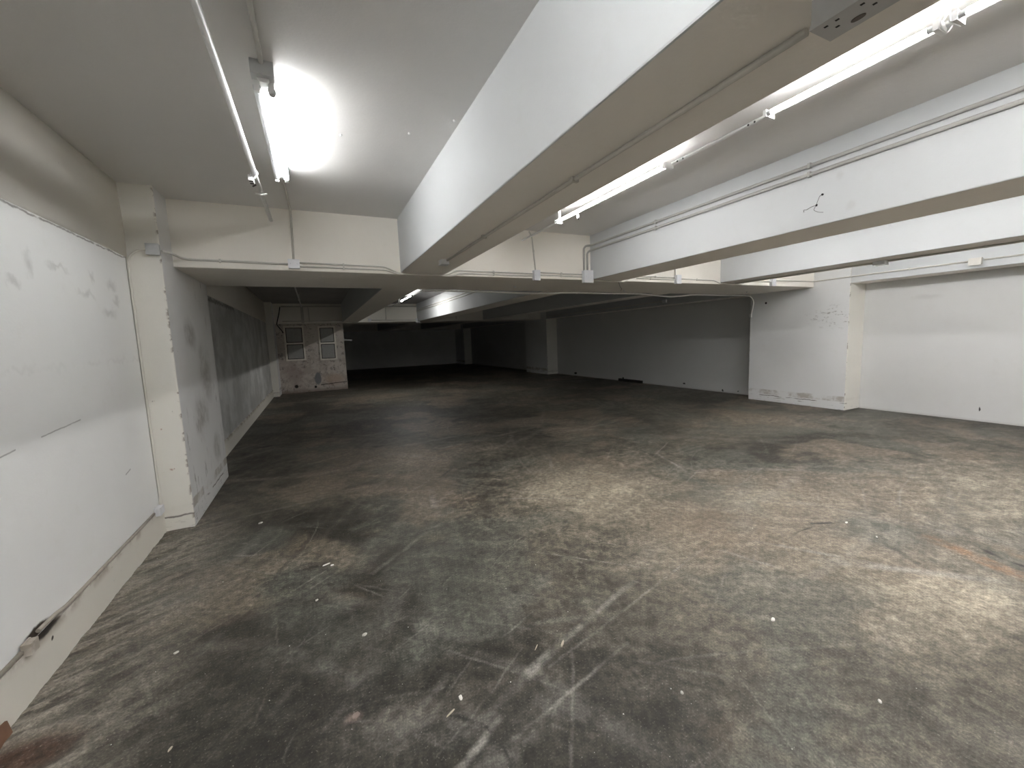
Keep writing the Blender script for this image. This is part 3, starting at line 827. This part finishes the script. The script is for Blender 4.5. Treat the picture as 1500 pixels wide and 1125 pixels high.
conduit('conduit', 'vertical pipe from the lit rail end down to its box', [(2.62, YF, ZC-.012), (2.66, YF, 2.9), (2.70, YF, 2.476)], .009, bend=.08, clips=[(2.678, YF, 2.72)], group='vertical drops on the cross beam')
conduit('conduit', 'vertical pipe down to the box between second and third beams', [(5.19, YF, ZC-.01), (5.22, YF, 2.493)], .009, bend=.08, group='vertical drops on the cross beam')
conduit('conduit', 'vertical pipe down to the rightmost cross beam box', [(7.62, YF, ZC-.01), (7.62, YF, 2.503)], .009, bend=.08, group='vertical drops on the cross beam')
conduit('conduit', 'pipe from the twin lamp along the ceiling and down to its box', [(-.122, 3.81, ZC-.011), (-.11, YC1-.012, ZC-.011), (-.122, YF, 2.48)], .010, bend=.03, clips=[], group='vertical drops on the cross beam')
conduit('conduit', 'ceiling pipe running from the twin lamp towards the viewer', [(-.122, 2.425, ZC-.012), (-.122, 1.03, ZC-.012)], .011, clips=[(-.122, 1.5, ZC-.012)], clip_axis='z', group='ceiling pipes')

# two pipes along the side of the second beam
xb = 3.592-.0165
conduit('conduit', 'upper of the two parallel pipes on the second beam', [(3.475, YF, 2.50), (3.475, YF, 2.80), (3.50, YF-.012, 2.835), (xb, YF-.04, 2.842), (xb, YB+.3, 2.842)], .014, bend=.05, mat='pipe_grey', clips=[(xb, 3.6, 2.842), (xb, 2.0, 2.842)], clip_axis='x', group='paired pipes of the second beam')
conduit('conduit', 'lower of the two parallel pipes on the second beam', [(3.53, YF, 2.50), (3.53, YF, 2.735), (3.55, YF-.012, 2.765), (xb, YF-.04, 2.777), (xb, YB+.3, 2.777)], .014, bend=.05, mat='pipe_grey', clips=[(xb, 3.6, 2.777), (xb, 2.0, 2.777)], clip_axis='x', group='paired pipes of the second beam')
# one pipe along the underside edge of the third beam
conduit('conduit', 'pipe along the underside of the third beam', [(6.62, 4.82, 2.3905), (6.62, 2.87, 2.3905)], .011, clips=[(6.62, 3.8, 2.3905)], clip_axis='z', group='soffit pipes')
conduit('conduit', 'pipe under the third beam on the viewer side of its box', [(6.62, 2.73, 2.3905), (6.62, YB+.3, 2.3905)], .011, clips=[(6.62, 1.9, 2.3905)], clip_axis='z', group='soffit pipes')
junction_box('grey box under the third beam', 6.60, 2.80, 2.403, .085, .13, .045, axis='z')
# conduit under the first beam with its socket box
conduit('conduit', 'pipe along the underside of the first beam to the socket box', [(1.235, 3.965, 2.3805), (1.245, 1.7, 2.381), (1.250, .72, 2.381)], .011, clips=[(1.235, 3.0, 2.381), (1.245, 1.8, 2.381)], clip_axis='z', group='soffit pipes')
junction_box('small white box under the far end of the first beam', 1.215, 4.02, 2.392, .075, .10, .04, axis='z')

e = empty('socket_outlet', (1.20, .60, 2.392))
x0, x1, y0, y1, zb_ = 1.165, 1.251, .515, .662, 2.392
thing_child(boxo('back_box', 'socket_grey', x0, x1, y0, y1, zb_-.058, zb_, bevel=.006, seg=2), e)
pl = thing_child(boxo('face_plate', 'socket_grey', x0-.002, x1+.002, y0-.002, y1+.002, zb_-.068, zb_-.0575, bevel=.004, seg=2), e)
for cy in (.626, .552):
    for dx, dy in ((-.016, .012), (-.016, -.012), (.010, .0)):
        boxo('pin_slot', 'hole_black', 1.20+dx-.003, 1.20+dx+.003, cy+dy-.004, cy+dy+.004, zb_-.0688, zb_-.066, pl)
bm = bmesh.new()
R_ = add_tube(bm, [(0, 0, zb_-.0675), (0, 0, zb_-.0700)], .010, 16)
for v in bm.verts: v.co.x = 1.224+v.co.x*.8; v.co.y = .590+v.co.y*1.5
mesh_obj('rocker_switch', bm, 'rocker_brown', pl)
tag(e, 'grey twin socket outlet screwed under the first beam', 'socket')

# cable down the corner of the left pillar and along the plinth
conduit('cable', 'cream cable looping off the pillar box and down the wall corner', [(-1.195, 4.497, 2.455), (-1.26, 4.497, 2.448), (-1.315, 4.495, 2.405), (XL+.012, 4.492, 2.33), (XL+.012, 4.492, 1.5), (XL+.012, 4.492, .33), (XL+.016, 4.46, .275)], .009, 'cable_white', bend=.06, cat='cable')
junction_box('small white box on the plinth at the pillar foot', XL+.050, 4.375, .248, .11, .065, .030, axis='x')
conduit('cable', 'dirty cable lying along the top of the left plinth', [(XL+.012, 4.31, .247), (XL+.012, 3.6, .245), (XL+.012, 2.95, .246), (XL+.012, 2.86, .262), (XL+.013, 2.70, .268)], .010, 'cable_dirty', bend=.05, cat='cable')
junction_box('small white box on the plinth nearest the viewer', XL+.046, 2.600, .250, .06, .055, .026, axis='x', mat='plinth_paint')
conduit('cable', 'dirty cable leaving the near plinth box towards the viewer', [(XL+.012, 2.57, .247), (XL+.012, 1.2, .246), (XL+.012, -2, .246)], .010, 'cable_dirty', bend=.05, cat='cable')

# slack cable along the far lower edge of the cross beam
sag = [(1.50, 6.135, 2.354), (2.2, 6.135, 2.352), (2.9, 6.135, 2.344), (3.4, 6.135, 2.334), (3.9, 6.135, 2.350), (4.24, 6.135, 2.354), (5.0, 6.135, 2.352), (5.72, 6.135, 2.354), (6.1, 6.135, 2.326), (6.5, 6.135, 2.304), (6.8, 6.135, 2.324), (7.05, 6.135, 2.350), (8.1, 6.135, 2.352), (8.72, 6.135, 2.352), (XP2-.03, 6.135, 2.339), (XP2-.016, 6.06, 2.22), (XP2-.016, 6.09, 2.05), (XP2-.016, 6.115, 1.94)]
e = conduit('cable', 'slack white cable along the far underside of the cross beam', sag, .012, 'clean_cable', bend=.12, cat='cable', clips=[(1.52, 6.135, 2.354), (4.24, 6.135, 2.354), (5.08, 6.135, 2.352), (5.72, 6.135, 2.354)], clip_axis='z')
thing_child(boxo('plug_end', 'white_plastic', XP2-.034, XP2-.002, 6.105, 6.15, 1.87, 1.945, bevel=.006), e)
for (x, y, lab) in ((2.764, 5.6, 'small white fixing stud under the cross beam left of the large box'), (8.12, 5.66, 'small white square stud under the cross beam by the right pillar'), (5.0, 5.78, 'small pale stud under the cross beam behind the middle box')):
    bm = bmesh.new(); add_tube(bm, [(x, y, ZB+.002), (x, y, ZB-.010), (x, y, ZB-.012), (x, y, ZB-.026)], .022, 10)
    for v in bm.verts:
        if v.co.z < ZB-.011: v.co.x = x+(v.co.x-x)*.7; v.co.y = y+(v.co.y-y)*.7
    tag(mesh_obj('ceiling_stud', bm, 'white_plastic'), lab, 'fixing', 'studs under the cross beam')
for (x, y, lab) in ((.27, 3.06, 'small paint nub on the ceiling right of the twin lamp'), (.68, 2.88, 'small stud on the ceiling midway to the first beam'), (1.0-.09, 2.62, 'tiny stud on the ceiling close to the first beam')):
    bm = bmesh.new(); add_tube(bm, [(x, y, ZC+.002), (x, y, ZC-.005), (x+.002, y, ZC-.010)], .008, 8)
    tag(mesh_obj('ceiling_stud', bm, 'white_plastic'), lab, 'fixing', 'studs on the ceiling')
tag(tubeo('wire_stub', 'wire_dark', [(4.12, YC1+.03, ZB-.0055), (4.45, 5.25, ZB-.006), (4.75, 5.55, ZB-.014), (4.97, 5.83, ZB-.006)], .004, bend=.05), 'short dark wire across the underside of the cross beam', 'wire')

# bent wire hook on the second beam
e = empty('wire_hook', (3.585, 1.93, 2.53))
thing_child(tubeo('hook_wire', 'wire_dark', [(3.594, 1.909, 2.602), (3.56, 1.912, 2.590), (3.555, 1.925, 2.545), (3.56, 1.935, 2.525), (3.555, 1.95, 2.495), (3.56, 1.915, 2.470), (3.565, 1.885, 2.462)], .0016, seg=6, bend=.012), e)
thing_child(tubeo('twisted_wire', 'wire_dark', [(3.558, 1.930, 2.527), (3.555, 1.965, 2.524), (3.560, 2.005, 2.512), (3.565, 2.025, 2.520), (3.575, 2.03, 2.505)], .0020, seg=6, bend=.012), e)
thing_child(tubeo('anchor_plug', 'hole_black', [(3.596, 1.909, 2.602), (3.586, 1.909, 2.602)], .008, seg=8), e)
thing_child(tubeo('twisted_knot', 'black_rubber', [(3.562, 1.932, 2.530), (3.552, 1.928, 2.522)], .007, seg=8), e)
tag(e, 'bent dark wire hook sticking out of the second beam', 'wire hook')

# fittings of the second bay
yd = YD1-.012
g2 = 'conduits on the dim second cross beam'
conduit('conduit', 'pale pipe along the top of the dim second cross beam, left part', [(-.90, yd, ZC2-.10), (.94, yd, ZC2-.10)], .020, bend=0, group=g2)
conduit('conduit', 'pale pipe along the top of the second cross beam by the far lamp', [(1.5, yd, ZC2-.10), (3.58, yd, ZC2-.10)], .020, bend=0, group=g2)
conduit('conduit', 'pipe along the bottom of the second cross beam below the far lamp', [(1.93, yd, 2.45), (3.50, yd, 2.43)], .014, bend=0, group=g2)
conduit('conduit', 'vertical drop on the second cross beam below the far lamp', [(2.45, yd, ZC2-.12), (2.44, yd, 2.46)], .012, bend=0, group=g2)
conduit('conduit', 'short vertical drop on the second cross beam right of the far lamp', [(5.13, yd, ZC2-.05), (5.13, yd, 2.46)], .012, bend=0, group=g2)
conduit('conduit', 'thin vertical pipe over the boarded windows', [(-.10, yd, ZC2-.12), (-.09, yd, 2.42)], .012, bend=0, group=g2)
conduit('conduit', 'pipe along the bottom edge of the cross beam over the boarded windows', [(-.90, yd, 2.455), (.94, yd, 2.44)], .014, bend=0, group=g2)
junction_box('dim white box at the foot of the far second beam', 3.60, YD1, 2.41, .15, .15, .06)
junction_box('dim white box at the near left of the far lamp drop', 1.86, YD1, 2.45, .10, .10, .05)
e = empty('cable_trunking', (-.29, YD1-.03, 2.38))
thing_child(boxo('trunking_body', 'conduit_paint', -.33, -.25, YD1-.035, YD1-.0, 2.38, ZC2-.10, bevel=.004), e)
thing_child(boxo('trunking_cover', 'conduit_paint', -.334, -.246, YD1-.042, YD1-.034, 2.378, ZC2-.10, bevel=.003), e)
tag(e, 'pale vertical trunking between the ceiling and the boarded windows', 'trunking')
conduit('cable', 'black cable hanging crookedly beside the left boarded window', [(-.93, YD1-.02, 2.93), (-.98, YD1-.02, 2.7), (-1.05, YD1-.02, 2.45), (-1.07, YD1-.04, 2.36), (-1.06, YW-.03, 2.30), (-.96, YW-.03, 2.16), (-.93, YW-.03, 2.07), (-.90, YW-.03, 2.13)], .014, 'black_rubber', bend=.06, cat='cable')
for dz in (.0, .06):
    conduit('conduit', ('upper' if dz else 'lower')+' of the dim paired pipes on the far second beam', [(3.592-.012, YD1-.03, 2.74+dz), (3.592-.012, 6.4, 2.74+dz)], .014, bend=0, group='paired pipes of the far second beam')
conduit('conduit', 'dark pipe along the edge beam in the second bay', [(XP2-.012, 15.2, 2.445), (XP2-.012, 8.72, 2.475)], .014, 'conduit_paint', bend=0, cat='conduit')
junction_box('dim box at the end of the pipe on the second bay edge beam', XP2, 8.66, 2.475, .12, .085, .05, axis='x')
e = empty('pipe_stub', (WX, YW+.05, 1.75))
thing_child(tubeo('pipe_run', 'white_metal', [(WX-.02, YW+.06, 1.775), (1.24, YW+.06, 1.755)], .022, seg=10), e)
thing_child(tubeo('flange', 'white_metal', [(WX-.001, YW+.06, 1.775), (WX+.03, YW+.06, 1.772)], .05, seg=12), e)
tag(e, 'short white pipe stub sticking out of the window wall edge', 'pipe')
e = empty('slot_bar', (XR-.04, 10.6, 0))  # solid bar put where the wall has a dark slot
thing_child(boxo('bar', 'black_rubber', XR-.075, XR-.005, 10.09, 11.2, .002, .085, bevel=.006), e)
thing_child(boxo('lug', 'black_rubber', XR-.05, XR-.02, 10.98, 11.02, .08, .13, bevel=.004), e)
tag(e, 'black bar standing in for a dark slot at the foot of the dim right wall', 'bar')


# ------------------------------------------------------------------ litter on the floor
def flake(name, mat, x, y, l, w, h, rot, label, group, n=7, cat='paint flake', tilt=0.0):
    r = random.Random(int(x*1000)*7+int(y*1000))
    bm = bmesh.new()
    top, bot = [], []
    for k in range(n):
        a = 2*math.pi*k/n + r.uniform(-.2, .2)
        q = r.uniform(.75, 1.1)
        px, py = math.cos(a)*l/2*q, math.sin(a)*w/2*q
        bot.append(bm.verts.new((px, py, 0)))
        top.append(bm.verts.new((px*.86, py*.86, h*r.uniform(.7, 1.1)+max(0, px*tilt))))
    for k in range(n): bm.faces.new((bot[k], bot[(k+1) % n], top[(k+1) % n], top[k]))
    bm.faces.new(bot[::-1])
    c = bm.verts.new((0, 0, h*1.15))
    for k in range(n): bm.faces.new((top[k], top[(k+1) % n], c))
    o = mesh_obj(name, bm, mat)
    o.location = (x, y, .0005)
    o.rotation_euler = (0, 0, rot)
    return tag(o, label, cat, group)


gp = 'litter on the floor'
flake('paint_flake', 'flake_white', .464, 1.642, .030, .019, .006, 1.35, 'largest white paint flake in the foreground, beside a splinter', gp)
flake('wood_splinter', 'splinter_wood', .404, 1.590, .055, .007, .005, .45, 'pale wooden splinter near the front centre of the floor', gp, cat='splinter')
flake('wood_splinter', 'splinter_wood', 1.045, 1.705, .062, .014, .004, .75, 'flat pale sliver right of the front centre', gp, cat='splinter')
flake('wood_splinter', 'splinter_wood', .91, 1.745, .045, .005, .004, .75, 'thin pale splinter left of the flat sliver', gp, cat='splinter')
flake('paint_flake', 'flake_white', 2.159, 1.304, .034, .021, .008, .2, 'single bright white flake on the right foreground', gp)
flake('paint_flake', 'flake_grey', .118, 2.277, .030, .022, .006, .3, 'small grey-white flake in the dark middle of the floor', gp)
flake('paint_flake', 'flake_white', -.055, 3.185, .060, .016, .005, .35, 'longer white flake lying left of centre', gp)
flake('paint_flake', 'flake_white', -.015, 3.155, .028, .018, .005, .2, 'small white flake touching the longer one left of centre', gp)
flake('paint_flake', 'flake_grey', -.12, 2.75, .024, .018, .005, .9, 'grey flake on the dark floor below the long white flake', gp)
flake('wood_splinter', 'splinter_wood', -.66, 1.965, .030, .008, .005, 1.1, 'tiny pale splinter near the lower left corner', gp, cat='splinter')
flake('plaster_crumb', 'crumb_brown', .03, 1.77, .045, .034, .005, .3, 'brownish crumb of plaster at the lower left centre', gp, cat='plaster crumb')
flake('paint_flake', 'flake_white', 3.80, 1.735, .032, .018, .006, .2, 'white flake beside the short crack at the right', gp)
flake('paint_flake', 'flake_white', 3.72, 1.50, .020, .014, .005, .2, 'small white flake below the crack at the right', gp)
flake('paint_flake', 'flake_grey', -.58, 4.28, .05, .03, .008, .5, 'pale crumb near the foot of the left pillar', gp, cat='plaster crumb')
flake('paint_flake', 'flake_grey', -.80, 2.62, .03, .02, .006, .5, 'pale crumb close to the left plinth', gp, cat='plaster crumb')
flake('paint_flake', 'flake_white', 2.05, .78, .022, .014, .006, .9, 'white flake at the lower right edge', gp)
flake('paint_flake', 'flake_grey', 1.35, 1.20, .022, .014, .006, .9, 'grey flake at the bottom right of centre', gp)
# brown scrap leaning at the very lower left, against the plinth
bm = bmesh.new()
add_box(bm, XL+.022, XL+.030, 2.10, 2.375, .001, .115)
for v in bm.verts:
    if v.co.z > .1 and v.co.y > 2.3: v.co.z -= .035; v.co.y -= .02
    if v.co.z < .1: v.co.x += .018
tag(mesh_obj('cardboard_scrap', bm, 'brown_cardboard', bevel=.002), 'brown scrap leaning on the plinth at the lower left corner', 'scrap')

# loose grit nobody could count
bm = bmesh.new()
r = random.Random(3)
for k in range(420):
    if r.random() < .35: x, y = XL+.03+abs(r.gauss(0, .28)), r.uniform(1.2, 4.4)
    else:
        d = r.uniform(1.0, 4.8); a = r.uniform(-.45, 1.35); x, y = d*math.sin(a), d*math.cos(a)
    if x < XL+.05: continue
    s = r.choice((.0015, .002, .002, .0028, .004))
    a = r.uniform(0, 6.28)
    vs_ = [bm.verts.new((x+math.cos(a+q)*s*r.uniform(.6, 1.2), y+math.sin(a+q)*s*r.uniform(.6, 1.2), .0003)) for q in (0, 2.1, 4.2)]
    t = bm.verts.new((x, y, s*.8))
    for i in range(3):
        f = bm.faces.new((vs_[i], vs_[(i+1) % 3], t)); f.material_index = k % 2
    bm.faces.new(vs_[::-1])
tag(mesh_obj('floor_grit', bm, ['flake_grey', 'flake_white']), 'fine pale grit scattered over the concrete floor', 'grit', kind='stuff')
